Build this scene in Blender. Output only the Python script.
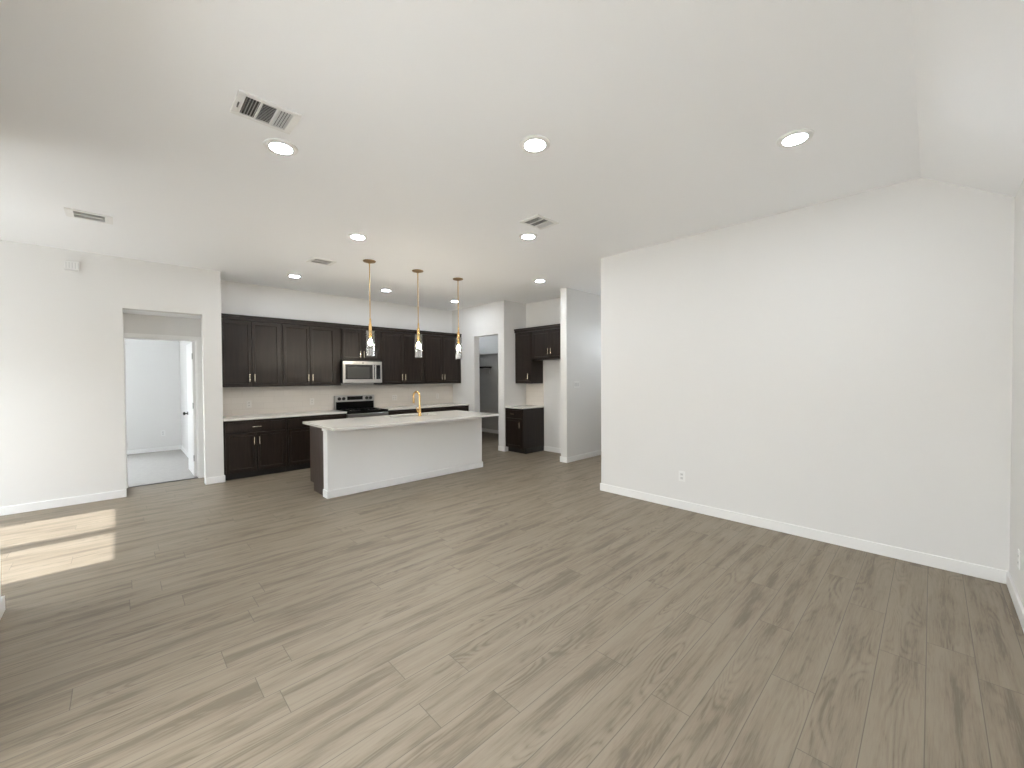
import bpy, bmesh, math
from mathutils import Vector, Matrix

for o in list(bpy.data.objects):
    bpy.data.objects.remove(o, do_unlink=True)
SC = bpy.context.scene
COL = SC.collection
R = math.radians

# ------------------------------------------------------------------ camera
def set_camera():
    yaw, pitch, roll, f = R(46.007), R(-0.974), R(-0.333), 405.154
    fw = Vector((math.cos(yaw)*math.cos(pitch), math.sin(yaw)*math.cos(pitch), math.sin(pitch)))
    rt = Vector((math.sin(yaw), -math.cos(yaw), 0)); up = rt.cross(fw)
    c, s = math.cos(roll), math.sin(roll)
    r2 = c*rt + s*up; u2 = c*up - s*rt
    cd = bpy.data.cameras.new('camera'); cam = bpy.data.objects.new('camera', cd); COL.objects.link(cam)
    cd.sensor_fit = 'HORIZONTAL'; cd.sensor_width = 36.0; cd.lens = f/1024*36.0
    cd.clip_start = 0.02; cd.clip_end = 300
    cam.matrix_world = Matrix(((r2.x, u2.x, -fw.x, 0), (r2.y, u2.y, -fw.y, 0), (r2.z, u2.z, -fw.z, 1.502), (0, 0, 0, 1)))
    SC.camera = cam
set_camera()

# ------------------------------------------------------------------ light
SKY = 24.0
SUN = 15.5
SUN_EL = 38.1
LAMP = 175.0
SC.view_settings.view_transform = 'Standard'
SC.view_settings.look = 'None'
SC.view_settings.gamma = 1.0
SC.view_settings.use_curve_mapping = False
SC.view_settings.exposure = 0.31
try:
    SC.cycles.use_denoising = True
    SC.cycles.max_bounces = 14
    SC.cycles.diffuse_bounces = 10
    SC.cycles.glossy_bounces = 4
    SC.cycles.transparent_max_bounces = 12
    SC.cycles.sample_clamp_indirect = 6.0
    SC.cycles.caustics_reflective = False
    SC.cycles.caustics_refractive = False
except Exception:
    pass
w = bpy.data.worlds.new('overcast_sky'); SC.world = w; w.use_nodes = True
bg = w.node_tree.nodes['Background']
bg.inputs[0].default_value = (0.86, 0.932, 1.0, 1); bg.inputs[1].default_value = SKY
sd = bpy.data.lights.new('sun', 'SUN'); sd.energy = SUN; sd.angle = R(.5); sd.color = (.93, .965, 1.0)
so = bpy.data.objects.new('sun', sd); COL.objects.link(so)
so.rotation_euler = Vector((math.cos(R(SUN_EL)), 0, -math.sin(R(SUN_EL)))).to_track_quat('-Z', 'Y').to_euler()
so.location = (-8, 5.6, 6)

def portal(name, loc, size_y, size_z, rot):
    d = bpy.data.lights.new(name, 'AREA'); d.shape = 'RECTANGLE'; d.size = size_y; d.size_y = size_z
    d.cycles.is_portal = True
    o = bpy.data.objects.new(name, d); COL.objects.link(o); o.location = loc; o.rotation_euler = rot

# ------------------------------------------------------------------ materials
def nt_new(name):
    m = bpy.data.materials.new(name); m.use_nodes = True
    t = m.node_tree; b = t.nodes['Principled BSDF']
    return m, t, b
def link(t, a, b): t.links.new(a, b)
def plain(name, col, rough=.5, metal=0.0, bump=0.0, bscale=200.0, var=0.0, vscale=3.0, spec=.5):
    m, t, b = nt_new(name)
    b.inputs['Base Color'].default_value = (*col, 1); b.inputs['Roughness'].default_value = rough
    b.inputs['Metallic'].default_value = metal; b.inputs['Specular IOR Level'].default_value = spec
    tc = t.nodes.new('ShaderNodeTexCoord')
    if var:
        n = t.nodes.new('ShaderNodeTexNoise'); n.inputs['Scale'].default_value = vscale; n.inputs['Detail'].default_value = 4
        link(t, tc.outputs['Object'], n.inputs['Vector'])
        mx = t.nodes.new('ShaderNodeMix'); mx.data_type = 'RGBA'
        mx.inputs[6].default_value = (*[c*(1-var) for c in col], 1); mx.inputs[7].default_value = (*[min(1, c*(1+var)) for c in col], 1)
        link(t, n.outputs['Fac'], mx.inputs[0]); link(t, mx.outputs[2], b.inputs['Base Color'])
    if bump:
        n = t.nodes.new('ShaderNodeTexNoise'); n.inputs['Scale'].default_value = bscale; n.inputs['Detail'].default_value = 2
        link(t, tc.outputs['Object'], n.inputs['Vector'])
        bp = t.nodes.new('ShaderNodeBump'); bp.inputs['Strength'].default_value = bump; bp.inputs['Distance'].default_value = .002
        link(t, n.outputs['Fac'], bp.inputs['Height']); link(t, bp.outputs['Normal'], b.inputs['Normal'])
    return m
def emit(name, col, strength):
    m, t, b = nt_new(name)
    b.inputs['Base Color'].default_value = (*col, 1)
    b.inputs['Emission Color'].default_value = (*col, 1); b.inputs['Emission Strength'].default_value = strength
    return m
def glass(name, refl=.07, tint=(1, 1, 1), gcol=(1, 1, 1), gmax=.75):
    m = bpy.data.materials.new(name); m.use_nodes = True; t = m.node_tree; t.nodes.clear()
    out = t.nodes.new('ShaderNodeOutputMaterial'); mx = t.nodes.new('ShaderNodeMixShader')
    tr = t.nodes.new('ShaderNodeBsdfTransparent'); tr.inputs[0].default_value = (*tint, 1)
    gl = t.nodes.new('ShaderNodeBsdfGlossy'); gl.inputs['Roughness'].default_value = .02; gl.inputs['Color'].default_value = (*gcol, 1)
    lw = t.nodes.new('ShaderNodeLayerWeight'); lw.inputs[0].default_value = .35
    mr = t.nodes.new('ShaderNodeMapRange'); mr.inputs[3].default_value = refl; mr.inputs[4].default_value = gmax
    link(t, lw.outputs['Facing'], mr.inputs[0]); link(t, mr.outputs[0], mx.inputs[0])
    link(t, tr.outputs[0], mx.inputs[1]); link(t, gl.outputs[0], mx.inputs[2]); link(t, mx.outputs[0], out.inputs[0])
    return m

def math_node(t, op, a=None, b=None, c=None):
    n = t.nodes.new('ShaderNodeMath'); n.operation = op
    for i, v in enumerate((a, b, c)):
        if v is None: continue
        if isinstance(v, (int, float)): n.inputs[i].default_value = v
        else: link(t, v, n.inputs[i])
    return n.outputs[0]

def floor_material():
    m, t, b = nt_new('grey_oak_planks')
    W, L = .18, 1.50
    tc = t.nodes.new('ShaderNodeTexCoord'); sp = t.nodes.new('ShaderNodeSeparateXYZ'); link(t, tc.outputs['Object'], sp.inputs[0])
    x, y = sp.outputs[0], sp.outputs[1]
    yw = math_node(t, 'DIVIDE', math_node(t, 'ADD', y, 10*W - .008), W)
    row = math_node(t, 'FLOOR', yw); fy = math_node(t, 'FRACT', yw)
    wn = t.nodes.new('ShaderNodeTexWhiteNoise'); wn.noise_dimensions = '1D'; link(t, row, wn.inputs['W'])
    xl = math_node(t, 'ADD', math_node(t, 'DIVIDE', math_node(t, 'ADD', x, 20.0), L), wn.outputs['Value'])
    colm = math_node(t, 'FLOOR', xl); fx = math_node(t, 'FRACT', xl)
    cv = t.nodes.new('ShaderNodeCombineXYZ'); link(t, row, cv.inputs[0]); link(t, colm, cv.inputs[1])
    w2 = t.nodes.new('ShaderNodeTexWhiteNoise'); w2.noise_dimensions = '2D'; link(t, cv.outputs[0], w2.inputs['Vector'])
    sc = t.nodes.new('ShaderNodeSeparateColor'); link(t, w2.outputs['Color'], sc.inputs[0])
    # plank coordinates shifted at random per board
    px = math_node(t, 'ADD', x, math_node(t, 'MULTIPLY', sc.outputs[0], 37.0))
    py = math_node(t, 'ADD', y, math_node(t, 'MULTIPLY', sc.outputs[1], 23.0))
    def noise(sx, sy, detail, dist=0.0, rough=.5, zoff=0.0):
        c = t.nodes.new('ShaderNodeCombineXYZ')
        link(t, math_node(t, 'MULTIPLY', px, sx), c.inputs[0]); link(t, math_node(t, 'MULTIPLY', py, sy), c.inputs[1])
        c.inputs[2].default_value = zoff
        n = t.nodes.new('ShaderNodeTexNoise'); n.inputs['Scale'].default_value = 1; n.inputs['Detail'].default_value = detail
        n.inputs['Distortion'].default_value = dist; n.inputs['Roughness'].default_value = rough
        link(t, c.outputs[0], n.inputs['Vector']); return n.outputs['Fac']
    streak = noise(1.2, 13.0, 3, .5)             # wide dark clouds along the board
    grain = noise(4.0, 75.0, 4, .3, .6, 3.0)     # fine grain
    pores = noise(14.0, 260.0, 2, 0, .5, 7.0)
    # cathedral rings
    ring_in = math_node(t, 'MULTIPLY', noise(.9, 5.5, 1.5, .25, .45, 11.0), 26.0)
    ring = math_node(t, 'ABSOLUTE', math_node(t, 'SINE', math_node(t, 'MULTIPLY', ring_in, 3.1416)))
    ringmask = t.nodes.new('ShaderNodeMapRange'); ringmask.inputs[1].default_value = .46; ringmask.inputs[2].default_value = .64
    link(t, noise(1.3, 7.0, 1, 0, .5, 5.0), ringmask.inputs[0])
    knots = t.nodes.new('ShaderNodeMapRange'); knots.inputs[1].default_value = .66; knots.inputs[2].default_value = .80
    link(t, noise(5.0, 14.0, 2, .2, .5, 17.0), knots.inputs[0])
    ramp = t.nodes.new('ShaderNodeValToRGB')
    ramp.color_ramp.elements[0].position = .30; ramp.color_ramp.elements[0].color = (0.143, 0.112, 0.078, 1)
    ramp.color_ramp.elements[1].position = .66; ramp.color_ramp.elements[1].color = (0.248, 0.204, 0.150, 1)
    e = ramp.color_ramp.elements.new(.46); e.color = (0.209, 0.169, 0.120, 1)
    g1 = math_node(t, 'MULTIPLY_ADD', math_node(t, 'SUBTRACT', grain, .5), .52, streak)
    g1 = math_node(t, 'MULTIPLY_ADD', math_node(t, 'SUBTRACT', pores, .5), .30, g1)
    g1 = math_node(t, 'MULTIPLY_ADD', math_node(t, 'MULTIPLY', math_node(t, 'SUBTRACT', ring, .6), ringmask.outputs[0]), .22, g1)
    g1 = math_node(t, 'MULTIPLY_ADD', math_node(t, 'SUBTRACT', sc.outputs[2], .5), .05, g1)
    g1 = math_node(t, 'MULTIPLY_ADD', knots.outputs[0], -.14, g1)
    edge = math_node(t, 'MULTIPLY', math_node(t, 'ABSOLUTE', math_node(t, 'SUBTRACT', fy, .5)), 2.0)
    g1 = math_node(t, 'MULTIPLY_ADD', math_node(t, 'SUBTRACT', math_node(t, 'MULTIPLY', edge, edge), .33), .12, g1)
    blotch = noise(2.2, 7.5, 2, .3, .5, 23.0)
    g1 = math_node(t, 'MULTIPLY_ADD', math_node(t, 'SUBTRACT', blotch, .5), .34, g1)
    link(t, g1, ramp.inputs[0])
    # seams
    ey = math_node(t, 'MULTIPLY', math_node(t, 'MINIMUM', fy, math_node(t, 'SUBTRACT', 1.0, fy)), W)
    ex = math_node(t, 'MULTIPLY', math_node(t, 'MINIMUM', fx, math_node(t, 'SUBTRACT', 1.0, fx)), L)
    ed = math_node(t, 'MINIMUM', ey, ex)
    seam = t.nodes.new('ShaderNodeMapRange'); seam.inputs[1].default_value = .0006; seam.inputs[2].default_value = .0022
    link(t, ed, seam.inputs[0])
    mx = t.nodes.new('ShaderNodeMix'); mx.data_type = 'RGBA'; mx.inputs[6].default_value = (.10, .084, .064, 1)
    link(t, seam.outputs[0], mx.inputs[0]); link(t, ramp.outputs[0], mx.inputs[7]); link(t, mx.outputs[2], b.inputs['Base Color'])
    rr = t.nodes.new('ShaderNodeMapRange'); rr.inputs[3].default_value = .52; rr.inputs[4].default_value = .42; link(t, grain, rr.inputs[0])
    link(t, rr.outputs[0], b.inputs['Roughness']); b.inputs['Specular IOR Level'].default_value = .5
    bp = t.nodes.new('ShaderNodeBump'); bp.inputs['Strength'].default_value = .25; bp.inputs['Distance'].default_value = .0012
    link(t, grain, bp.inputs['Height']); link(t, bp.outputs['Normal'], b.inputs['Normal'])
    return m

def wood_material(name, dark, light, vert=True, rough=.34):
    m, t, b = nt_new(name)
    tc = t.nodes.new('ShaderNodeTexCoord'); mp = t.nodes.new('ShaderNodeMapping')
    mp.inputs['Scale'].default_value = (38, 38, 2.2) if vert else (2.2, 38, 38)
    link(t, tc.outputs['Object'], mp.inputs[0])
    n = t.nodes.new('ShaderNodeTexNoise'); n.inputs['Scale'].default_value = 1; n.inputs['Detail'].default_value = 5; n.inputs['Distortion'].default_value = .4
    link(t, mp.outputs[0], n.inputs['Vector'])
    r = t.nodes.new('ShaderNodeValToRGB'); r.color_ramp.elements[0].position = .32; r.color_ramp.elements[1].position = .7
    r.color_ramp.elements[0].color = (*dark, 1); r.color_ramp.elements[1].color = (*light, 1)
    link(t, n.outputs['Fac'], r.inputs[0]); link(t, r.outputs[0], b.inputs['Base Color'])
    b.inputs['Roughness'].default_value = rough; b.inputs['Specular IOR Level'].default_value = .36
    return m

def tile_material():
    m, t, b = nt_new('white_subway_tile')
    tc = t.nodes.new('ShaderNodeTexCoord'); sp = t.nodes.new('ShaderNodeSeparateXYZ'); link(t, tc.outputs['Object'], sp.inputs[0])
    cb = t.nodes.new('ShaderNodeCombineXYZ')
    link(t, math_node(t, 'ADD', sp.outputs[0], sp.outputs[1]), cb.inputs[0]); link(t, sp.outputs[2], cb.inputs[1])
    br = t.nodes.new('ShaderNodeTexBrick'); br.inputs['Scale'].default_value = 1
    br.inputs['Brick Width'].default_value = .30; br.inputs['Row Height'].default_value = .10
    br.inputs['Mortar Size'].default_value = .0022; br.inputs['Mortar Smooth'].default_value = .2
    br.inputs['Color1'].default_value = (.70, .655, .60, 1); br.inputs['Color2'].default_value = (.72, .675, .62, 1); br.inputs['Mortar'].default_value = (.635, .59, .535, 1)
    link(t, cb.outputs[0], br.inputs['Vector']); link(t, br.outputs['Color'], b.inputs['Base Color'])
    b.inputs['Roughness'].default_value = .22
    bp = t.nodes.new('ShaderNodeBump'); bp.inputs['Strength'].default_value = .3; bp.inputs['Distance'].default_value = .002; bp.invert = True
    link(t, br.outputs['Fac'], bp.inputs['Height']); link(t, bp.outputs['Normal'], b.inputs['Normal'])
    return m

M = {}
M['wall'] = plain('white_wall_paint', (.735, .728, .715), .6, bump=.10, bscale=260)
M['ceil'] = plain('white_ceiling_paint', (.915, .925, .94), .8, bump=.12, bscale=180)
M['shaded_wall'] = plain('painted_shade_grey', (.50, .49, .475), .7)  # grey stands for the shade on the lower pantry wall
M['trim'] = plain('white_trim_paint', (.84, .838, .83), .35)
M['floor'] = floor_material()
M['carpet'] = plain('pale_carpet', (.37, .355, .335), .95, bump=.9, bscale=420, var=.12, vscale=14)
M['wood'] = wood_material('espresso_wood', (.0085, .0050, .0034), (.022, .0140, .0100))
M['wood_side'] = wood_material('espresso_wood_side', (.033, .021, .0155), (.066, .046, .036), rough=.42)
M['kick'] = plain('black_kick', (.010, .0085, .008), .5)
M['quartz'] = plain('white_quartz', (.71, .69, .65), .08, var=.03, vscale=25)
M['tile'] = tile_material()
M['steel'] = plain('brushed_steel', (.52, .51, .50), .28, 1.0, var=.05, vscale=8)
M['sink_steel'] = plain('satin_steel', (.40, .40, .40), .35, 1.0)
M['steel_dark'] = plain('dark_steel', (.22, .22, .22), .3, 1.0)
M['black_glass'] = plain('black_glass', (.010, .010, .011), .22, spec=.3)
M['mw_glass'] = plain('smoked_glass', (.035, .034, .032), .25, spec=.4)
M['cooktop'] = plain('black_ceramic', (.008, .008, .008), .55, spec=0.0)
M['mw_screen'] = plain('window_mesh', (.055, .054, .05), .45, spec=.3)
M['black'] = plain('black_plastic', (.012, .012, .012), .35)
M['gold'] = plain('brushed_gold', (.83, .54, .22), .24, 1.0)
M['brass'] = plain('antique_brass', (.62, .42, .20), .30, 1.0)
M['dark_brass'] = plain('dark_antique_brass', (.36, .25, .14), .38, 1.0)
M['pull'] = plain('satin_brass_pull', (.86, .77, .62), .25, 1.0)
M['plate'] = plain('white_plastic', (.80, .80, .79), .3)
M['tile_plate'] = plain('almond_plastic', (.74, .71, .67), .3)
M['tile_socket'] = plain('almond_outlet_face', (.68, .65, .61), .35)
M['socket'] = plain('outlet_face', (.66, .66, .655), .35)
M['vent'] = plain('white_enamel', (.83, .83, .82), .35)
M['duct'] = plain('dark_duct', (.06, .06, .06), .8)
M['chrome'] = plain('polished_nickel', (.70, .70, .72), .1, 1.0)
M['bronze'] = plain('dark_bronze', (.02, .018, .016), .35, .6)
M['glass'] = glass('clear_pane')
M['shade'] = glass('clear_shade_glass', .05, (.95, .95, .94), gmax=.38)
M['lens'] = emit('lit_lens', (.87, .932, 1), LAMP)
M['bulb'] = emit('lit_bulb', (1, .89, .74), 470)
M['concrete'] = plain('concrete', (.82, .81, .79), .9, var=.1)
M['lawn'] = plain('pale_gravel', (.78, .77, .75), 1.0, var=.2)
M['sky_block'] = plain('sky_block_brown', (.28, .26, .23), .9)  # dull colour for the added wall that blocks low sky light
M['stucco'] = plain('white_stucco', (.84, .83, .81), .9)

# ------------------------------------------------------------------ helpers
def origin_of(p):
    v = Vector((0, 0, 0))
    while p is not None:
        v += p.location; p = p.parent
    return v
def obj(name, bm, mat, parent=None, bevel=0.0, smooth=False, seg=2):
    if parent is not None:
        bmesh.ops.translate(bm, verts=bm.verts, vec=-origin_of(parent))
    bmesh.ops.recalc_face_normals(bm, faces=bm.faces)
    me = bpy.data.meshes.new(name); bm.to_mesh(me); bm.free(); me.materials.append(mat)
    o = bpy.data.objects.new(name, me); COL.objects.link(o)
    if parent is not None: o.parent = parent
    if smooth:
        for p in me.polygons: p.use_smooth = True
        try: me.set_sharp_from_angle(angle=R(40))
        except Exception: pass
    if bevel:
        b = o.modifiers.new('bevel', 'BEVEL'); b.width = bevel; b.segments = seg; b.limit_method = 'ANGLE'
    return o
def tag(o, label=None, cat=None, group=None, kind=None):
    if label: o['label'] = label
    if cat: o['category'] = cat
    if group: o['group'] = group
    if kind: o['kind'] = kind
    return o
def thing(name, loc, label, cat, group=None):
    o = bpy.data.objects.new(name, None); o.empty_display_size = .1; COL.objects.link(o); o.location = loc
    return tag(o, label, cat, group)
def struct(name, bm, mat, parent=None, bevel=0.0, label=None):
    o = obj(name, bm, mat, parent, bevel)
    o['kind'] = 'structure'
    if label: o['label'] = label
    return o
def nb(): return bmesh.new()
def box(bm, x0, x1, y0, y1, z0, z1):
    if x0 > x1: x0, x1 = x1, x0
    if y0 > y1: y0, y1 = y1, y0
    v = [bm.verts.new(p) for p in ((x0,y0,z0),(x1,y0,z0),(x1,y1,z0),(x0,y1,z0),(x0,y0,z1),(x1,y0,z1),(x1,y1,z1),(x0,y1,z1))]
    for f in ((0,3,2,1),(4,5,6,7),(0,1,5,4),(1,2,6,5),(2,3,7,6),(3,0,4,7)):
        bm.faces.new([v[i] for i in f])
    return v
def B(*a):
    bm = nb(); box(bm, *a); return bm
def boxes(*bs):
    bm = nb()
    for b in bs: box(bm, *b)
    return bm
def tube(bm, pts, r, seg=12, caps=True):
    pts = [Vector(p) for p in pts]; rings = []
    rr = r if isinstance(r, (list, tuple)) else [r]*len(pts)
    ref = None
    for i, p in enumerate(pts):
        d = (pts[min(i+1, len(pts)-1)] - pts[max(i-1, 0)]).normalized()
        if ref is None:
            ref = Vector((0, 0, 1)) if abs(d.z) < .9 else Vector((1, 0, 0))
        a = d.cross(ref).normalized(); b = a.cross(d).normalized(); ref = b
        rings.append([bm.verts.new(p + rr[i]*(math.cos(2*math.pi*k/seg)*a + math.sin(2*math.pi*k/seg)*b)) for k in range(seg)])
    for i in range(len(rings)-1):
        for k in range(seg):
            bm.faces.new((rings[i][k], rings[i][(k+1) % seg], rings[i+1][(k+1) % seg], rings[i+1][k]))
    if caps:
        bm.faces.new(list(reversed(rings[0]))); bm.faces.new(rings[-1])
def T(pts, r, seg=12):
    bm = nb(); tube(bm, pts, r, seg); return bm
def lathe(bm, prof, c, seg=32, close=False):
    rings = []
    for r, z in prof:
        if r < 1e-6: rings.append([bm.verts.new((c[0], c[1], c[2]+z))])
        else: rings.append([bm.verts.new((c[0]+r*math.cos(2*math.pi*k/seg), c[1]+r*math.sin(2*math.pi*k/seg), c[2]+z)) for k in range(seg)])
    n = len(rings)
    for i in range(n if close else n-1):
        a, b = rings[i], rings[(i+1) % n]
        for k in range(seg):
            q = [a[k % len(a)], a[(k+1) % len(a)], b[(k+1) % len(b)], b[k % len(b)]]
            u = []
            for v in q:
                if v not in u: u.append(v)
            if len(u) >= 3: bm.faces.new(u)
def LA(prof, c, seg=32, close=False):
    bm = nb(); lathe(bm, prof, c, seg, close); return bm
def wall_bm(axis, c0, c1, u0, u1, z0, z1, holes=()):
    """Closed wall slab with rectangular holes. axis 'x': plane x in c0..c1 and u runs along y; axis 'y' the other way."""
    us = sorted({u0, u1, *[h[0] for h in holes], *[h[1] for h in holes]}); zs = sorted({z0, z1, *[h[2] for h in holes], *[h[3] for h in holes]})
    us = [u for u in us if u0 <= u <= u1]; zs = [z for z in zs if z0 <= z <= z1]
    def solid(i, k):
        if i < 0 or k < 0 or i >= len(us)-1 or k >= len(zs)-1: return False
        cu, cz = (us[i]+us[i+1])/2, (zs[k]+zs[k+1])/2
        return not any(h[0] < cu < h[1] and h[2] < cz < h[3] for h in holes)
    bm = nb(); cache = {}
    def V(c, u, z):
        key = (c, u, z)
        if key not in cache: cache[key] = bm.verts.new((c, u, z) if axis == 'x' else (u, c, z))
        return cache[key]
    for i in range(len(us)-1):
        for k in range(len(zs)-1):
            if not solid(i, k): continue
            a, b, p, q = us[i], us[i+1], zs[k], zs[k+1]
            for c in (c0, c1): bm.faces.new((V(c,a,p), V(c,b,p), V(c,b,q), V(c,a,q)))
            for di, dk, e in ((-1,0,((a,p),(a,q))), (1,0,((b,p),(b,q))), (0,-1,((a,p),(b,p))), (0,1,((a,q),(b,q)))):
                if not solid(i+di, k+dk):
                    (ua, za), (ub, zb) = e
                    bm.faces.new((V(c0,ua,za), V(c0,ub,zb), V(c1,ub,zb), V(c1,ua,za)))
    return bm

# ------------------------------------------------------------------ room dimensions (metres, camera stands at 0,0)
H = 3.05
XR, YR0, YR1 = 4.546, -.397, 3.02        # right wall
YL, XLE = 7.149, 1.06                    # left wall and its end beside the kitchen
YB = 7.753                               # kitchen back wall
XE, YE = 5.56, 5.982                     # kitchen end wall
YS0, YS1, XS = 4.41, 4.545, 5.58         # slab wall beside the fridge alcove
XA = 6.20                                # alcove back wall
XN, YN = -3.0, 4.18                      # dining nook: window wall and front wall
XW = -.58                                # living room window wall
BH, BT = .095, .014                      # baseboards
DX0, DX1 = .03, .845                     # opening in the left wall
OH = 2.41

# ------------------------------------------------------------------ floor, ceiling, walls
struct('floor', B(XN-.15, 7.65, -.55, 7.725, -.12, 0), M['floor'], label='grey oak plank floor')
struct('floor_bedroom', B(-2.65, 1.05, 7.725, 11.25, -.12, .006), M['carpet'], label='pale carpet in the room behind the left doorway')
struct('floor_pantry', B(XE+.02, 7.35, 7.725, 9.4, -.12, 0), M['floor'])
bm = nb()
yc, zr = .071, 2.748
prof = [(YR0-.15, zr-.097), (YR0, zr), (yc, H), (11.3, H), (11.3, H+.2), (YR0-.15, H+.2)]
fr = [[bm.verts.new((x, y, z)) for y, z in prof] for x in (XN-.15, 7.65)]
for i in range(len(prof)):
    j = (i+1) % len(prof); bm.faces.new((fr[0][i], fr[0][j], fr[1][j], fr[1][i]))
bm.faces.new(fr[0]); bm.faces.new(list(reversed(fr[1])))
struct('ceiling', bm, M['ceil'], label='white ceiling with a sloped strip at the right')

struct('wall_right', boxes((XR, XR+.14, YR0-.15, YR1, 0, H+.05)), M['wall'], label='large white wall at the right')
struct('wall_front', B(XW-.15, XR, YR0-.15, YR0, 0, H), M['wall'])
struct('wall_hall', B(XR+.14, 7.5, YR1-.14, YR1, 0, H), M['wall'])
struct('wall_hall_end', wall_bm('x', 7.5, 7.65, YR1-.14, YS1, 0, H, [(3.35, 4.1, 2.0, 2.42)]), M['wall'])
struct('wall_slab', B(XS, 7.5, YS0, YS1, 0, H), M['wall'], label='white stub wall beside the fridge alcove')
struct('wall_alcove', B(XA, XA+.12, YS1, YE, 0, H), M['wall'])
struct('wall_alcove_side', B(XE+.15, 7.35, YE, YE+.12, 0, H), M['wall'])
struct('wall_kitchen_end', wall_bm('x', XE, XE+.15, YE, YB, 0, H, [(6.165, 6.945, 0, 2.39)]), M['wall'], label='white wall with the pantry opening')
struct('wall_kitchen', B(XLE-.13, XE+.15, YB, YB+.13, 0, H), M['wall'])
struct('wall_kitchen_left', B(XLE-.13, XLE, YL+.14, YB, 0, H), M['wall'])
struct('wall_left', wall_bm('y', YL, YL+.14, XN, XLE, 0, H, [(DX0, DX1, 0, OH)]), M['wall'], label='white wall with the tall opening to the bedroom door')
struct('wall_pantry', boxes((7.19, 7.35, YE+.12, 9.4, 0, 2.125)), M['shaded_wall'], label='pantry wall with shade put into its grey')  # shade below the lighter band is painted into this wall's colour
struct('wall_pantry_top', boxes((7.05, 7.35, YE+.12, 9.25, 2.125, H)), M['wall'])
struct('wall_pantry_back', wall_bm('y', 9.25, 9.4, XE+.15, 7.19, 0, H, [(6.0, 6.8, 2.35, 2.8)]), M['wall'])
struct('wall_pantry_left', B(XE+.02, XE+.15, YB+.13, 9.4, 0, H), M['wall'])
# vestibule and bedroom
IX0, IX1, IY = .03, .838, 7.70
struct('wall_bedroom_door', wall_bm('y', IY, IY+.11, -2.5, XLE-.13, 0, H, [(IX0, IX1, 0, 2.085)]), M['wall'])
struct('ceiling_vestibule', B(DX0-.02, XLE-.13, YL+.14, IY, OH, OH+.05), M['ceil'])
struct('wall_vestibule_left', B(DX0-.14, DX0-.02, YL+.14, IY, 0, H), M['wall'])
struct('wall_bedroom_back', wall_bm('y', 11.1, 11.25, -2.65, 1.05, 0, H, [(-2.4, -.5, .5, 2.42)]), M['wall'])
struct('wall_bedroom_right', B(.91, 1.05, IY+.11, 11.1, 0, H), M['wall'])
struct('wall_bedroom_left', B(-2.65, -2.5, IY, 11.1, 0, H), M['wall'])
# dining nook and living room walls, unseen; some openings added to let daylight in
NW = [(4.735, 5.555), (5.765, 6.585)]
struct('wall_nook', wall_bm('x', XN-.15, XN, YN-.15, YL+.14, 0, H, [(a-.04, b+.04, .5, 2.43) for a, b in NW]), M['wall'])
struct('wall_nook_front', wall_bm('y', YN-.15, YN, XN, XW-.15, 0, H, [(-2.75, -1.85, .02, 2.44)]), M['wall'])
struct('wall_window', wall_bm('x', XW-.15, XW, YR0, YN, 0, H, [(-.25, 2.5, 0.02, 2.44)]), M['wall'])

# baseboards
def base(name, *bs, label=None):
    bm = nb()
    for b in bs: box(bm, *b, 0, BH)
    return struct(name, bm, M['trim'], bevel=.003, label=label)
base('baseboard_right', (XR-BT, XR, YR0, YR1+BT), (XR, XR+.14, YR1, YR1+BT), label='white baseboard along the right wall')
base('baseboard_front', (XW, XR-BT, YR0, YR0+BT))
base('baseboard_slab', (XS-BT, 7.5, YS0-BT, YS0), (XS-BT, XS, YS0, YS1), (XS-BT, XA-BT, YS1, YS1+BT))
base('baseboard_alcove', (XA-BT, XA, YS1+BT, 5.482))
base('baseboard_kitchen_end', (XE-BT, XE, YE, 6.165), (XE, XE+.15, 6.165, 6.165+BT), (XE-BT, XE, 6.945, 7.105), (XE-BT, 5.645, YE-BT, YE))
base('baseboard_left', (XN, DX0, YL-BT, YL), (DX1, XLE+BT, YL-BT, YL), (XLE, XLE+BT, YL, YL+.06), (DX0-BT, DX0+BT*.0, YL, YL+.14), label='white baseboard along the left wall')
base('baseboard_pantry', (7.19-BT, 7.19, YE+.12, 9.25))
base('baseboard_bedroom', (-2.5, .91, 11.1-BT, 11.1), (.91-BT, .91, IY+.11, 11.1-BT))
base('baseboard_corner', (XN, XW+BT, YN, YN+BT), (XW, XW+BT, 3.78, YN), label='white baseboard round the wall corner at the far left edge')
# casing round the bedroom door, vestibule side, and its jamb
bm = boxes((DX0-.02, IX0+.008, IY-.018, IY, 0, 2.085), (IX1-.008, .905, IY-.018, IY, 0, 2.085), (DX0-.02, .905, IY-.018, IY, 2.085, 2.14),
           (IX1-.018, IX1, IY, IY+.11, 0, 2.085), (IX0, IX0+.018, IY, IY+.11, 0, 2.085), (IX0+.018, IX1-.018, IY, IY+.11, 2.067, 2.085))
struct('trim_bedroom_door', bm, M['trim'], bevel=.003, label='white casing of the bedroom doorway')
# threshold strip between plank floor and carpet
struct('trim_threshold', B(IX0, IX1, 7.712, 7.738, 0, .010), M['steel_dark'])

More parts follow.
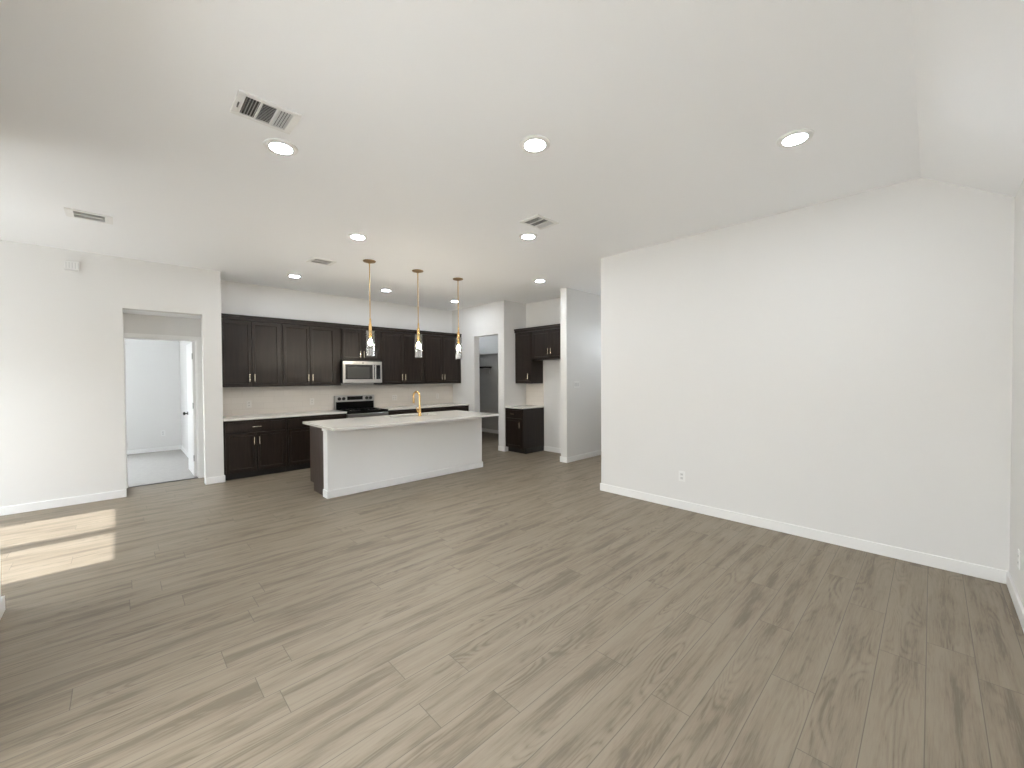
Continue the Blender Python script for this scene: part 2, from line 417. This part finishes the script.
# bedroom door leaf, open into the room
dr = struct('door_bedroom', B(.785, .820, IY+.095, IY+.095+.745, .012, 2.06), M['trim'], bevel=.002, label='white bedroom door standing open into the room')
bm = nb()
for z0, z1 in ((.22, .95), (1.10, 1.86)):
    box(bm, .7825, .7855, IY+.22, IY+.72, z0, z1)
obj('panel', bm, M['trim'], dr, .002)
bm = nb()
kc = Vector((.785, IY+.765, .94))
tube(bm, [kc, kc+Vector((-.008, 0, 0))], .028, 16); tube(bm, [kc+Vector((-.008, 0, 0)), kc+Vector((-.035, 0, 0))], .010, 12)
tube(bm, [kc+Vector((-.033,0,0)), kc+Vector((-.042,0,0)), kc+Vector((-.058,0,0)), kc+Vector((-.066,0,0))], [.012, .026, .027, .014], 16)
kc = Vector((.820, IY+.765, .94))
tube(bm, [kc, kc+Vector((.008, 0, 0))], .028, 16); tube(bm, [kc+Vector((.008, 0, 0)), kc+Vector((.033, 0, 0))], .010, 12)
tube(bm, [kc+Vector((.032,0,0)), kc+Vector((.042,0,0)), kc+Vector((.058,0,0)), kc+Vector((.066,0,0))], [.012, .026, .027, .014], 16)
o = obj('door_knob', bm, M['bronze'], dr, smooth=True); o['label'] = 'dark bronze door knob'
for z in (.25, 1.05, 1.80):
    obj('hinge', B(.7805, .7855, IY+.080, IY+.105, z, z+.09), M['bronze'], dr)

# windows: c0..c1 is the frame depth, u the width along the wall; 'to' is the way the room lies
def window(name, axis, c0, c1, u0, u1, z0, z1, rails, mull, to):
    fw = .04
    bs = [(u0, u0+fw, z0, z1), (u1-fw, u1, z0, z1), (u0+fw, u1-fw, z0, z0+fw), (u0+fw, u1-fw, z1-fw, z1)]
    bs += [(u0+fw, u1-fw, z-.02, z+.02) for z in rails] + [(u-.04, u+.04, z0+fw, z1-fw) for u in mull]
    bm = nb(); pm = nb(); cm = (c0+c1)/2
    for a, b, p, q in bs:
        if axis == 'x': box(bm, c0, c1, a, b, p, q)
        else: box(bm, a, b, c0, c1, p, q)
    o = struct(name, bm, M['trim'])
    if axis == 'x': box(pm, cm-.003, cm+.003, u0+fw, u1-fw, z0+fw, z1-fw)
    else: box(pm, u0+fw, u1-fw, cm-.003, cm+.003, z0+fw, z1-fw)
    obj('pane', pm, M['glass'], o)
    um, zm, e = (u0+u1)/2, (z0+z1)/2, .05
    if axis == 'x': portal('sky_portal', (cm-to*e, um, zm), z1-z0, u1-u0, (0, R(-90*to), 0))
    else: portal('sky_portal', (um, cm-to*e, zm), u1-u0, z1-z0, (R(90*to), 0, 0))
    return o
for i, (a, b) in enumerate(NW):
    window('window_%d' % (i+1), 'x', XN-.12, XN-.06, a-.04, b+.04, .5, 2.43, [1.2], [], 1)
window('window_3', 'x', XW-.12, XW-.06, -.25, 2.5, .02, 2.44, [], [1.125], 1)  # unseen, guessed window added as daylight source for the living room
window('window_4', 'y', 11.16, 11.22, -2.4, -.5, .5, 2.42, [1.45], [], -1)  # unseen, guessed window added to light the bedroom
window('window_5', 'y', YN-.12, YN-.06, -2.75, -1.85, .02, 2.44, [], [], 1)  # unseen glass slider added to brighten the left wall and kitchen
window('window_7', 'y', 9.31, 9.37, 6.0, 6.8, 2.35, 2.8, [], [], -1)  # unseen high window added to brighten the pantry
window('window_6', 'x', 7.56, 7.62, 3.35, 4.1, 2.0, 2.42, [], [], -1)  # unseen transom added to light the hall
# outdoors: ground, plus unseen patio and wall added to steer the light
struct('ground', B(-40, 20, -30, 40, -.4, -.14), M['lawn'])
struct('sky_block_wall', B(-10.2, -10.0, -30, 40, -.14, 4.2), M['sky_block'])  # unseen wall, added to keep low sky light off the room walls
struct('added_patio_slab', B(-5.2, XW-.15, -.55, YN-.15, -.13, -.02), M['concrete'])  # unseen pale slab, added to bounce light up to the ceiling
struct('sun_block_roof', B(-5.0, XW-.15, -1.2, YN-.15, 3.2, 3.4), M['stucco'])  # unseen roof, added to keep direct sun out of the living room

# ------------------------------------------------------------------ cabinets
class Front:
    """Maps (u, d, z) to the world: u runs along the cabinet front, d into the cabinet."""
    def __init__(s, axis, front): s.axis = axis; s.f = front
    def pt(s, u, d, z): return Vector((u, s.f+d, z)) if s.axis == 'y' else Vector((s.f+d, u, z))
    def box(s, bm, u0, u1, d0, d1, z0, z1):
        if s.axis == 'y': box(bm, u0, u1, s.f+d0, s.f+d1, z0, z1)
        else: box(bm, s.f+d0, s.f+d1, u0, u1, z0, z1)
    def B(s, *a):
        bm = nb(); s.box(bm, *a); return bm
def shaker(F, u0, u1, z0, z1, stile=.062, t=.02):
    bm = nb(); F.box(bm, u0, u1, -t, 0, z0, z1)
    n = Vector((0, -1, 0)) if F.axis == 'y' else Vector((-1, 0, 0))
    bm.normal_update(); bmesh.ops.recalc_face_normals(bm, faces=bm.faces)
    f = max(bm.faces, key=lambda f: f.normal.dot(n))
    bmesh.ops.inset_region(bm, faces=[f], thickness=stile, depth=0)
    bmesh.ops.inset_region(bm, faces=[f], thickness=.004, depth=0)
    bmesh.ops.translate(bm, verts=list(f.verts), vec=-n*.009)
    return bm
def pull(F, parent, u, z, vertical=True, length=.115):
    bm = nb(); h = length/2; d = -.02-.028
    def P(a, dd): return F.pt(u, dd, z+a) if vertical else F.pt(u+a, dd, z)
    tube(bm, [P(-h, d), P(h, d)], .0058, 10)
    for a in (-h*.72, h*.72): tube(bm, [P(a, -.02), P(a, d)], .0045, 8)
    o = obj('handle', bm, M['pull'], parent, smooth=True); o['label'] = 'satin brass bar pull'; return o
def cabinet(name, F, u0, u1, depth, z0, z1, label, cat, doors, drawers=(), kick=0.0, group=None, kick_u=None, ends=(), handles='low', wood='wood'):
    """doors: (u0, u1, z0, z1, handle_u or None); drawers: (u0, u1, z0, z1)"""
    c = F.pt((u0+u1)/2, depth/2, z0)
    t = thing(name, c, label, cat, group)
    bm = F.B(u0, u1, 0, depth, z0+kick, z1)
    obj('body', bm, M[wood], t, .0015)
    if kick:
        obj('toe_kick', F.B(u0, u1, .075, depth, z0, z0+kick), M['kick'], t)
    for a, b, p, q, hu, hz in doors:
        d = obj('door', shaker(F, a, b, p, q), M['wood'], t, .0015)
        if hu is not None: pull(F, d, hu, hz)
    for a, b, p, q in drawers:
        d = obj('drawer', F.B(a, b, -.02, 0, p, q), M['wood'], t, .0025)
        pull(F, d, (a+b)/2, (p+q)/2, False)
    return t
def pair(u0, u1, z0, z1, hz, gap=.004, edge=.022):
    m = (u0+u1)/2
    return [(u0+edge, m-gap, z0, z1, m-gap-.030, hz), (m+gap, u1-edge, z0, z1, m+gap+.030, hz)]

UB, UT = 1.372, 2.405
FU = Front('y', 7.423)
gU = 'dark wall cabinets along the kitchen back wall'
UD = YB-7.423-.001
cabinet('wall_cabinet', FU, 1.062, 1.902, UD, UB, UT, 'dark two-door wall cabinet against the white pier, leftmost on the back wall', 'cabinet', pair(1.062, 1.902, UB+.012, UT-.02, 1.515), group=gU)
cabinet('wall_cabinet', FU, 1.904, 2.864, UD, UB, UT, 'dark two-door wall cabinet just left of the microwave', 'cabinet', pair(1.904, 2.780, UB+.012, UT-.02, 1.515), group=gU)
cabinet('wall_cabinet', FU, 2.866, 3.632, UD, 1.83, UT, 'short dark two-door wall cabinet directly above the microwave', 'cabinet', pair(2.866, 3.632, 1.842, UT-.02, 1.94), group=gU)
cabinet('wall_cabinet', FU, 3.634, 4.574, UD, UB, UT, 'dark two-door wall cabinet just right of the microwave', 'cabinet', pair(3.634, 4.574, UB+.012, UT-.02, 1.515), group=gU)
cabinet('wall_cabinet', FU, 4.576, XE-.001, UD, UB, UT, 'dark two-door wall cabinet next to the pantry wall, farthest right on the back wall', 'cabinet', pair(4.576, 5.535, UB+.012, UT-.02, 1.515), group=gU)
tag(obj('cabinet_crown', boxes((1.062, XE-.001, 7.398, YB-.001, UT+.001, UT+.05), (1.062, XE-.001, 7.385, YB-.001, UT+.05, UT+.078)), M['wood'], None, .003),
    'long dark crown strip along the top of the back wall cabinets', 'crown trim')

# base cabinets on the back wall
CB = .882
FB = Front('y', 7.148)
BD = YB-7.148-.001
gB = 'dark base cabinets along the kitchen back wall'
def base_cab(u0, u1, label, hid=False):
    e = .022
    return cabinet('base_cabinet', FB, u0, u1, BD, 0, CB, label, 'cabinet', pair(u0, u1, .115, .688, .565),
                   [(u0+e, u1-e, .700, .848)], kick=.10, group=gB)
base_cab(1.062, 1.888, 'dark base cabinet with one drawer over two doors, against the white pier')
base_cab(1.890, 2.848, 'dark base cabinet just left of the range, partly hidden by the island')
base_cab(3.606, 4.590, 'dark base cabinet just right of the range, behind the island')
base_cab(4.592, XE-.001, 'dark base cabinet against the pantry wall, behind the island')
def counter(name, bm, label, cat='countertop', group=None):
    return tag(obj(name, bm, M['quartz'], None, .003), label, cat, group)
counter('countertop', B(1.062, 2.847, 7.118, YB-.014, CB+.001, CB+.031), 'white countertop left of the range, on the dark base cabinets')
counter('countertop', B(3.611, XE-.001, 7.118, YB-.014, CB+.001, CB+.031), 'white countertop right of the range, behind the island')
struct('backsplash', B(1.062, XE-.001, YB-.012, YB, CB+.002, UB-.002), M['tile'], label='white tile backsplash')

# alcove cabinets
FA = Front('x', 5.875)
AD = XA-5.875-.001
cabinet('wall_cabinet', FA, 5.507, YE-.001, AD, UB, UT, 'narrow dark single-door wall cabinet in the alcove, over the small white counter', 'cabinet',
        [(5.525, YE-.022, UB+.012, UT-.02, 5.590, 1.515)])
cabinet('wall_cabinet', FA, YS1+.001, 5.505, AD, 1.84, UT, 'short dark two-door cabinet over the empty fridge space in the alcove', 'cabinet',
        pair(YS1, 5.505, 1.852, UT-.02, 1.99))
tag(obj('cabinet_crown', boxes((5.850, XA-.001, YS1+.001, YE-.001, UT+.001, UT+.05), (5.837, XA-.001, YS1+.001, YE-.001, UT+.05, UT+.078)), M['wood'], None, .003),
    'short dark crown strip along the top of the alcove cabinets', 'crown trim')
FC = Front('x', 5.585)
cabinet('base_cabinet', FC, 5.487, YE-.001, XA-5.585-.001, 0, CB, 'dark base cabinet with one drawer and one door in the alcove', 'cabinet',
        [(5.505, YE-.022, .115, .688, 5.545, .565)], [(5.505, YE-.022, .700, .848)], kick=.10)
counter('countertop', B(5.555, XA-.012, 5.475, YE-.001, CB+.001, CB+.031), 'small white countertop on the alcove base cabinet')
struct('backsplash_alcove', B(XA-.011, XA, 5.487, YE-.001, CB+.002, UB-.002), M['tile'])

# ------------------------------------------------------------------ range and microwave
def build_range():
    x0, x1, yf = 2.852, 3.602, 7.080
    t = thing('range', ((x0+x1)/2, 7.4, 0), 'stainless electric range with black glass cooktop between the back wall counters', 'range')
    obj('body', B(x0, x1, yf+.03, YB-.016, .02, .868), M['steel_dark'], t, .002)
    obj('cooktop', B(x0, x1, yf-.006, 7.66, .869, .914), M['cooktop'], t, .003)
    o = obj('front_trim', B(x0, x1, yf-.004, yf+.029, .790, .868), M['steel'], t, .004)
    for cx, cy, r in ((3.06, 7.28, .09), (3.42, 7.28, .11), (3.06, 7.52, .075), (3.42, 7.52, .075)):
        obj('burner_ring', LA([(r, 0), (r, .0012), (r-.006, .0012), (r-.006, 0)], (cx, cy, .9142), 32, True), M['steel_dark'], t)
    bg_ = obj('backguard', B(x0-.004, x1+.008, 7.665, YB-.014, .915, 1.175), M['steel'], t, .006)
    obj('display', B(3.07, 3.37, 7.658, 7.666, 1.085, 1.155), M['black_glass'], bg_, .003)
    obj('lower_panel', B(x0+.012, x1-.012, 7.659, 7.666, .917, 1.055), M['cooktop'], bg_, .002)
    for x in (2.925, 3.005, 3.450, 3.530):
        obj('knob', T([(x, 7.665, 1.115), (x, 7.655, 1.115), (x, 7.640, 1.115)], [.032, .031, .026], 18), M['black'], bg_, smooth=True)
    d = obj('oven_door', B(x0+.004, x1-.004, yf-.012, yf+.03, .20, .782), M['steel'], t, .006)
    obj('window', B(x0+.10, x1-.10, yf-.016, yf-.011, .34, .65), M['black_glass'], d, .002)
    bm = T([(x0+.06, yf-.055, .735), (x1-.06, yf-.055, .735)], .011, 12)
    for x in (x0+.09, x1-.09): tube(bm, [(x, yf-.012, .735), (x, yf-.055, .735)], .008, 10)
    obj('handle', bm, M['steel'], d, smooth=True)
    obj('storage_drawer', B(x0+.004, x1-.004, yf-.008, yf+.03, .045, .19), M['steel'], t, .005)
    for x in (x0+.05, x1-.05):
        obj('foot', T([(x, yf+.09, 0), (x, yf+.09, .02)], .018, 12), M['black'], t)
build_range()
def build_microwave():
    x0, x1, yf, z0, z1 = 2.850, 3.590, 7.290, 1.408, 1.822
    t = thing('microwave', ((x0+x1)/2, 7.55, z0), 'stainless over-the-range microwave with smoked glass door under the short cabinet', 'microwave')
    obj('body', B(x0+.022, x1, yf+.022, YB-.002, z0, z1), M['black'], t, .002)
    zt = 1.808
    d = obj('door', boxes((x0, 3.430, yf, yf+.022, zt-.062, zt), (x0, 3.430, yf, yf+.022, z0+.004, z0+.070), (x0, x0+.045, yf, yf+.022, z0+.070, zt-.062),
                          (3.408, 3.430, yf, yf+.022, z0+.070, zt-.062)), M['steel'], t, .003)
    obj('window', B(x0+.045, 3.408, yf+.006, yf+.021, z0+.070, zt-.062), M['mw_glass'], d)
    obj('window_screen', B(x0+.085, 3.345, yf+.0045, yf+.0065, z0+.092, zt-.105), M['mw_screen'], d)
    bm = T([(3.446, yf-.030, z0+.06), (3.446, yf-.030, zt-.055)], .0125, 12)
    for z in (z0+.09, zt-.085): tube(bm, [(3.446, yf, z), (3.446, yf-.03, z)], .009, 10)
    obj('handle', bm, M['steel'], d, smooth=True)
    obj('badge', T([(3.22, yf, zt-.030), (3.22, yf-.003, zt-.030)], .016, 20), M['steel_dark'], d)
    p = obj('control_panel', boxes((3.434, x1, yf, yf+.022, zt-.062, zt), (3.434, x1, yf, yf+.022, z0+.004, z0+.070), (x1-.03, x1, yf, yf+.022, z0+.070, zt-.062)), M['steel'], t, .003)
    obj('keypad', B(3.434, x1-.03, yf+.004, yf+.021, z0+.070, zt-.062), M['black_glass'], p)
    obj('vent_grille', B(x0+.02, x1-.02, yf+.01, yf+.10, z0-.006, z0+.001), M['steel_dark'], t)
build_microwave()

# ------------------------------------------------------------------ island
IX0_, IX1_, IYF, IYM, IYB_ = 1.835, 4.325, 5.215, 5.355, 5.87
def build_island():
    t = thing('kitchen_island', ((IX0_+IX1_)/2, 5.5, 0), 'kitchen island with a white panelled front and dark cabinet side', 'island')
    o = obj('front_wall', B(IX0_, IX1_, IYF, IYM, 0, CB), M['trim'], t); o['label'] = 'white painted island front'
    b = BT
    obj('baseboard', boxes((IX0_-b, IX1_+b, IYF-b, IYF, 0, BH), (IX0_-b, IX0_, IYF, IYM, 0, BH), (IX1_, IX1_+b, IYF, IYM, 0, BH)), M['trim'], t, .003)
    obj('top_trim', boxes((IX0_-.016, IX1_+.016, IYF-.008, IYF, .838, CB), (IX0_-.016, IX0_, IYF, IYM, .838, CB), (IX1_, IX1_+.016, IYF, IYM, .838, CB)), M['trim'], t, .003)
    # cabinet carcass: open box, so that the sink hangs free inside it
    xa, xb = IX0_+.004, IX1_-.004
    prof = [(IYM, 0), (5.735, 0), (5.735, .105), (IYB_, .105), (IYB_, CB), (IYM, CB)]
    for xs in ((xa, xa+.02), (xb-.02, xb)):
        bm = nb()
        fr = [[bm.verts.new((x, y, z)) for y, z in prof] for x in xs]
        for i in range(6):
            j = (i+1) % 6; bm.faces.new((fr[0][i], fr[0][j], fr[1][j], fr[1][i]))
        bm.faces.new(fr[0]); bm.faces.new(list(reversed(fr[1])))
        o = obj('side_panel', bm, M['wood_side'], t); o['label'] = 'dark wood side panel'
    obj('carcass', boxes((xa+.02, xb-.02, IYB_-.02, IYB_, .105, CB), (xa+.02, xb-.02, 5.735, 5.75, 0, .105), (xa+.02, xb-.02, IYM, IYB_-.02, .105, .125)), M['wood'], t)
    return t
build_island()
# island countertop with the sink cut out
CZ0, CZ1 = CB+.001, CB+.031
SX0, SX1, SY0, SY1 = 2.90, 3.66, 5.535, 5.83
bm = nb()
xs = [1.772, SX0, SX1, 4.352]; ys = [4.815, SY0, SY1, 5.955]
cache = {}
def cvt(x, y, z):
    if (x, y, z) not in cache: cache[(x, y, z)] = bm.verts.new((x, y, z))
    return cache[(x, y, z)]
for i in range(3):
    for j in range(3):
        if i == 1 and j == 1: continue
        a, b_, c, d = xs[i], xs[i+1], ys[j], ys[j+1]
        for z in (CZ0, CZ1): bm.faces.new((cvt(a,c,z), cvt(b_,c,z), cvt(b_,d,z), cvt(a,d,z)))
        for di, dj, e in ((-1,0,((a,c),(a,d))), (1,0,((b_,c),(b_,d))), (0,-1,((a,c),(b_,c))), (0,1,((a,d),(b_,d)))):
            ii, jj = i+di, j+dj
            if not (0 <= ii < 3 and 0 <= jj < 3) or (ii == 1 and jj == 1):
                p, q = e; bm.faces.new((cvt(*p,CZ0), cvt(*q,CZ0), cvt(*q,CZ1), cvt(*p,CZ1)))
counter('island_countertop', bm, 'long white countertop with a sink cut-out on the island')
bm = nb(); g = .012; e = .012
box(bm, SX0-e, SX0, SY0-e, SY1+e, .68, CB); box(bm, SX1, SX1+e, SY0-e, SY1+e, .68, CB)
box(bm, SX0, SX1, SY0-e, SY0, .68, CB); box(bm, SX0, SX1, SY1, SY1+e, .68, CB); box(bm, SX0-e, SX1+e, SY0-e, SY1+e, .668, .68)
s = tag(obj('sink', bm, M['sink_steel'], None), 'stainless undermount sink in the island countertop', 'sink')
obj('drain', LA([(0, .002), (.04, .002), (.045, 0)], (3.28, 5.68, .6805), 20), M['steel_dark'], s)
def build_faucet():
    fx, fy, z = 3.30, 5.465, CZ1
    t = thing('faucet', (fx, fy, z), 'gold gooseneck faucet standing on the island countertop', 'faucet')
    obj('base', LA([(0, 0), (.027, 0), (.027, .012), (.023, .020), (.021, .115), (.0145, .124), (0, .122)], (fx, fy, z), 24), M['gold'], t, smooth=True)
    pts = [(fx, fy, z+.115), (fx, fy, z+.285)]
    r = .072; dx, dy = -.15, .98
    for k in range(0, 13):
        a = math.pi*k/12*1.05
        q = r*(1-math.cos(a)); pts.append((fx+dx*q, fy+dy*q, z+.298+r*math.sin(a)))
    obj('spout', T(pts, .0135, 14), M['gold'], t, smooth=True)
    e = Vector(pts[-1]); d = (e-Vector(pts[-2])).normalized()
    o = obj('spray_head', T([e, e+d*.01, e+d*.085, e+d*.095], [.0135, .0165, .018, .014], 16), M['brass'], t, smooth=True)
    bm = T([(fx-.018, fy, z+.075), (fx-.045, fy, z+.075)], .012, 12); tube(bm, [(fx-.040, fy, z+.075), (fx-.058, fy+.01, z+.14)], .0055, 10)
    obj('lever', bm, M['gold'], t, smooth=True)
build_faucet()

# ------------------------------------------------------------------ pendants
def pendant(x, y, label):
    t = thing('pendant_light', (x, y, H), label, 'pendant light', 'pendant lights over the island')
    obj('canopy', LA([(0, 0), (.080, 0), (.082, -.006), (.074, -.014), (.030, -.026), (.012, -.034), (0, -.034)], (x, y, H), 32), M['dark_brass'], t, smooth=True)
    obj('rod', T([(x, y, H-.03), (x, y, 2.24)], .0068, 10), M['brass'], t, smooth=True)
    obj('socket', LA([(0, .16), (.011, .16), (.013, .09), (.019, .085), (.019, .0), (.021, -.004), (.021, -.07), (.017, -.075), (.016, -.115), (0, -.115)], (x, y, 2.13), 24), M['gold'], t, smooth=True)
    zb, zt, r, th = 1.790, 2.128, .056, .004
    prof = [(r, zt), (r, zb), (r-th, zb), (r-th, zt-th), (.020, zt-th), (.020, zt)]
    s = obj('glass_shade', LA(prof, (x, y, 0), 32, True), M['shade'], t, smooth=True); s['label'] = 'clear cylindrical glass shade'
    # inner lower liner of ribbed glass
    bm = nb()
    for k in range(10):
        a = 2*math.pi*k/10
        cx, cy = x+.034*math.cos(a), y+.034*math.sin(a)
        tube(bm, [(cx, cy, zb+.012), (cx, cy, zb+.095)], .0068, 8)
    obj('glass_rods', bm, M['chrome'], t, smooth=True)
    obj('glass_disc', LA([(0, zb+.003), (r-th-.001, zb+.003), (r-th-.001, zb+.010), (0, zb+.010)], (x, y, 0), 32), M['shade'], t)
    b = obj('bulb', LA([(0, 0), (.010, -.002), (.014, -.015), (.022, -.035), (.024, -.050), (.021, -.066), (.011, -.078), (0, -.081)], (x, y, 2.014), 24), M['bulb'], t, smooth=True)
    b['label'] = 'glowing warm bulb'
pendant(2.392, 5.18, 'brass pendant with clear glass shade over the island, in front of the microwave')
pendant(3.118, 5.18, 'brass pendant with clear glass shade over the middle of the island, next to the faucet')
pendant(3.835, 5.18, 'brass pendant with clear glass shade nearest the pantry wall, farthest right of three')

# ------------------------------------------------------------------ recessed lights
def recessed(x, y, label):
    t = thing('recessed_light', (x, y, H), label, 'ceiling light', 'recessed ceiling lights')
    obj('trim_ring', LA([(.102, 0), (.100, -.006), (.088, -.013), (.067, -.011), (.067, 0)], (x, y, H), 40, True), M['vent'], t, smooth=True)
    obj('lens', LA([(.0665, 0), (.0665, -.010), (0, -.010), (0, 0)], (x, y, H), 40, True), M['lens'], t)
recessed(.796, 3.036, 'round recessed ceiling light beside the large three-section ceiling vent')
recessed(2.005, 1.844, 'round recessed ceiling light alone at the top centre of the ceiling, away from any vent')
recessed(3.187, .632, 'round recessed ceiling light near the sloped part of the ceiling, above the right wall')
recessed(1.892, 4.372, 'round recessed ceiling light just in front of the leftmost pendant canopy')
recessed(3.244, 3.089, 'round recessed ceiling light right beside the small dark-striped ceiling vent')
recessed(4.867, 4.38, 'round recessed ceiling light in front of the fridge alcove and stub wall')
recessed(1.911, 6.693, 'small-looking recessed light over the counter left of the range, below the flat kitchen vent')
recessed(3.388, 6.693, 'small-looking recessed light over the range aisle, seen between first and second pendant')
recessed(4.895, 6.718, 'small-looking recessed light partly behind the rod of the farthest pendant')

# ------------------------------------------------------------------ ceiling vents
def vent(x, y, label, lever=False, single=False):
    t = thing('ceiling_vent', (x, y, H), label, 'ceiling vent', 'ceiling air vents')
    a, b, f, z = .158, .125, .030, H
    if single:
        obj('frame', boxes((x-a, x+a, y-b, y-b+f, z-.010, z), (x-a, x+a, y+b-f, y+b, z-.010, z), (x-a, x-a+.055, y-b+f, y+b-f, z-.010, z), (x+a-.055, x+a, y-b+f, y+b-f, z-.010, z),
                           (x-a+.055, x+a-.055, y-.008, y+.008, z-.010, z)), M['vent'], t, .003)
    else: obj('frame', boxes((x-a, x+a, y-b, y-b+f, z-.010, z), (x-a, x+a, y+b-f, y+b, z-.010, z), (x-a, x-a+f+.012, y-b+f, y+b-f, z-.010, z), (x+a-f-.012, x+a, y-b+f, y+b-f, z-.010, z),
                       (x-.046, x-.034, y-b+f, y+b-f, z-.010, z), (x+.034, x+.046, y-b+f, y+b-f, z-.010, z)), M['vent'], t, .003)
    obj('duct', B(x-a+f+.01, x+a-f-.01, y-b+f-.002, y+b-f+.002, z-.0015, z-.0005), M['duct'], t)
    def slat_x(px, tilt):    # runs along y
        bm = nb(); c, s = math.cos(tilt)*.006, math.sin(tilt)*.006
        v = [bm.verts.new((px+sx*c, yy, z-.0065+sx*s)) for yy in (y-b+f, y+b-f) for sx in (-1, 1)]
        f1 = bm.faces.new((v[0], v[1], v[3], v[2])); bmesh.ops.solidify(bm, geom=[f1], thickness=.0012); return bm
    def slat_y(py, x0, x1, tilt):
        bm = nb(); c, s = math.cos(tilt)*.006, math.sin(tilt)*.006
        v = [bm.verts.new((xx, py+sx*c, z-.0065+sx*s)) for xx in (x0, x1) for sx in (-1, 1)]
        f1 = bm.faces.new((v[0], v[1], v[3], v[2])); bmesh.ops.solidify(bm, geom=[f1], thickness=.0012); return bm
    if single:
        for k in range(12):
            if abs(-.5*.0152*11+.0152*k) > .012: obj('slat', slat_y(y-.5*.0152*11+.0152*k, x-a+.055, x+a-.055, R(40)), M['vent'], t)
        return t
    for k in range(5):
        obj('slat', slat_x(x-.110+.0145*k, R(50)), M['vent'], t)
        obj('slat', slat_x(x+.052+.0145*k, R(-50)), M['vent'], t)
    for k in range(12):
        obj('slat', slat_y(y-b+f+.010+.0154*k, x-.034, x+.034, R(45)), M['vent'], t)
    if lever:
        obj('lever', B(x-a+.016, x-a+.022, y-.02, y+.03, z-.016, z-.010), M['steel_dark'], t)
vent(.635, 2.706, 'large white three-section ceiling vent beside a recessed light, upper left of photo', True)
vent(-.187, 5.545, 'white ceiling vent near the left wall, above the ribbed chime box', single=True)
vent(3.034, 2.737, 'white ceiling vent with dark stripes beside a light near the centre')
vent(1.935, 5.62, 'flat-looking white ceiling vent over the kitchen aisle, left of the first pendant canopy', single=True)

# ------------------------------------------------------------------ wall plates
def plate(name, axis, c, side, u, z, label, cat, wd=.072, ht=.116, kind='outlet', gangs=1, group=None):
    """axis 'x': on a wall at x=c, u along y; side is the way the plate faces (+1/-1)."""
    loc = (c, u, z) if axis == 'x' else (u, c, z)
    t = thing(name, loc, label, cat, group)
    def bx(u0, u1, z0, z1, d0, d1):
        a, b = sorted((c+side*d0, c+side*d1))
        return B(a, b, u0, u1, z0, z1) if axis == 'x' else B(u0, u1, a, b, z0, z1)
    al = name == 'backsplash_outlet'
    obj('cover_plate', bx(u-wd/2, u+wd/2, z-ht/2, z+ht/2, .0004, .006), M['tile_plate' if al else 'plate'], t, .002)
    for g in range(gangs):
        ug = u+(g-(gangs-1)/2)*.046
        if kind == 'outlet':
            for dz in (-.021, .021):
                s = obj('socket', bx(ug-.016, ug+.016, z+dz-.014, z+dz+.014, .006, .0075), M['tile_socket' if al else 'socket'], t, .002)
                bm = bx(ug-.0075, ug-.005, z+dz-.005, z+dz+.006, .0072, .0079)
                obj('slot', bm, M['black'], s); obj('slot', bx(ug+.005, ug+.0075, z+dz-.005, z+dz+.006, .0072, .0079), M['black'], s)
        else:
            obj('rocker', bx(ug-.0165, ug+.0165, z-.033, z+.033, .006, .009), M['socket'], t, .002)
    return t
plate('wall_outlet', 'x', XR, -1, 1.952, .371, 'white power outlet low on the large right wall', 'outlet')
plate('wall_outlet', 'y', YR0, 1, 4.07, .33, 'white power outlet low on the wall at the far right edge', 'outlet')
plate('wall_outlet', 'x', XA, -1, 4.985, .60, 'white power outlet in the empty fridge space beside the stub wall', 'outlet')
plate('wall_outlet', 'y', 11.1, -1, .614, .38, 'white power outlet on the far wall of the bedroom', 'outlet')
TB = YB-.012
plate('backsplash_outlet', 'y', TB, -1, 1.500, 1.085, 'white outlet on the tile backsplash under the leftmost wall cabinet', 'outlet')
plate('backsplash_outlet', 'y', TB, -1, 2.469, 1.085, 'white outlet on the tile backsplash just left of the range', 'outlet')
plate('backsplash_outlet', 'y', TB, -1, 4.081, 1.090, 'white double outlet on the tile backsplash just right of the range', 'outlet', wd=.116, gangs=2)
plate('backsplash_outlet', 'y', TB, -1, 5.134, 1.085, 'white outlet on the tile backsplash nearest the pantry wall, right of the faucet', 'outlet')
plate('light_switch', 'y', YS0, -1, 5.86, 1.363, 'white multi-gang light switch plate on the stub wall beside the hall', 'light switch', wd=.165, ht=.118, kind='switch', gangs=3)
t = thing('door_chime', (-.40, YL, 2.86), 'white chime box with ribbed cover high on the left wall', 'door chime')
obj('cover', B(-.463, -.337, YL-.038, YL-.0005, 2.806, 2.912), M['plate'], t, .006)
for k in range(5):
    obj('rib', B(-.447+.025*k, -.439+.025*k, YL-.042, YL-.037, 2.824, 2.894), M['socket'], t, .001)
# pantry shelf seen through the opening
t = thing('pantry_shelf', (7.05, 8.45, 1.75), 'dark wall shelf on the shade-grey wall inside the pantry', 'shelf')
obj('board', B(6.93, 7.189, 8.23, 9.2, 1.745, 1.79), M['wood'], t, .002)
obj('bracket', boxes((7.165, 7.189, 8.30, 8.32, 1.60, 1.745), (6.98, 7.165, 8.30, 8.32, 1.725, 1.745)), M['trim'], t)
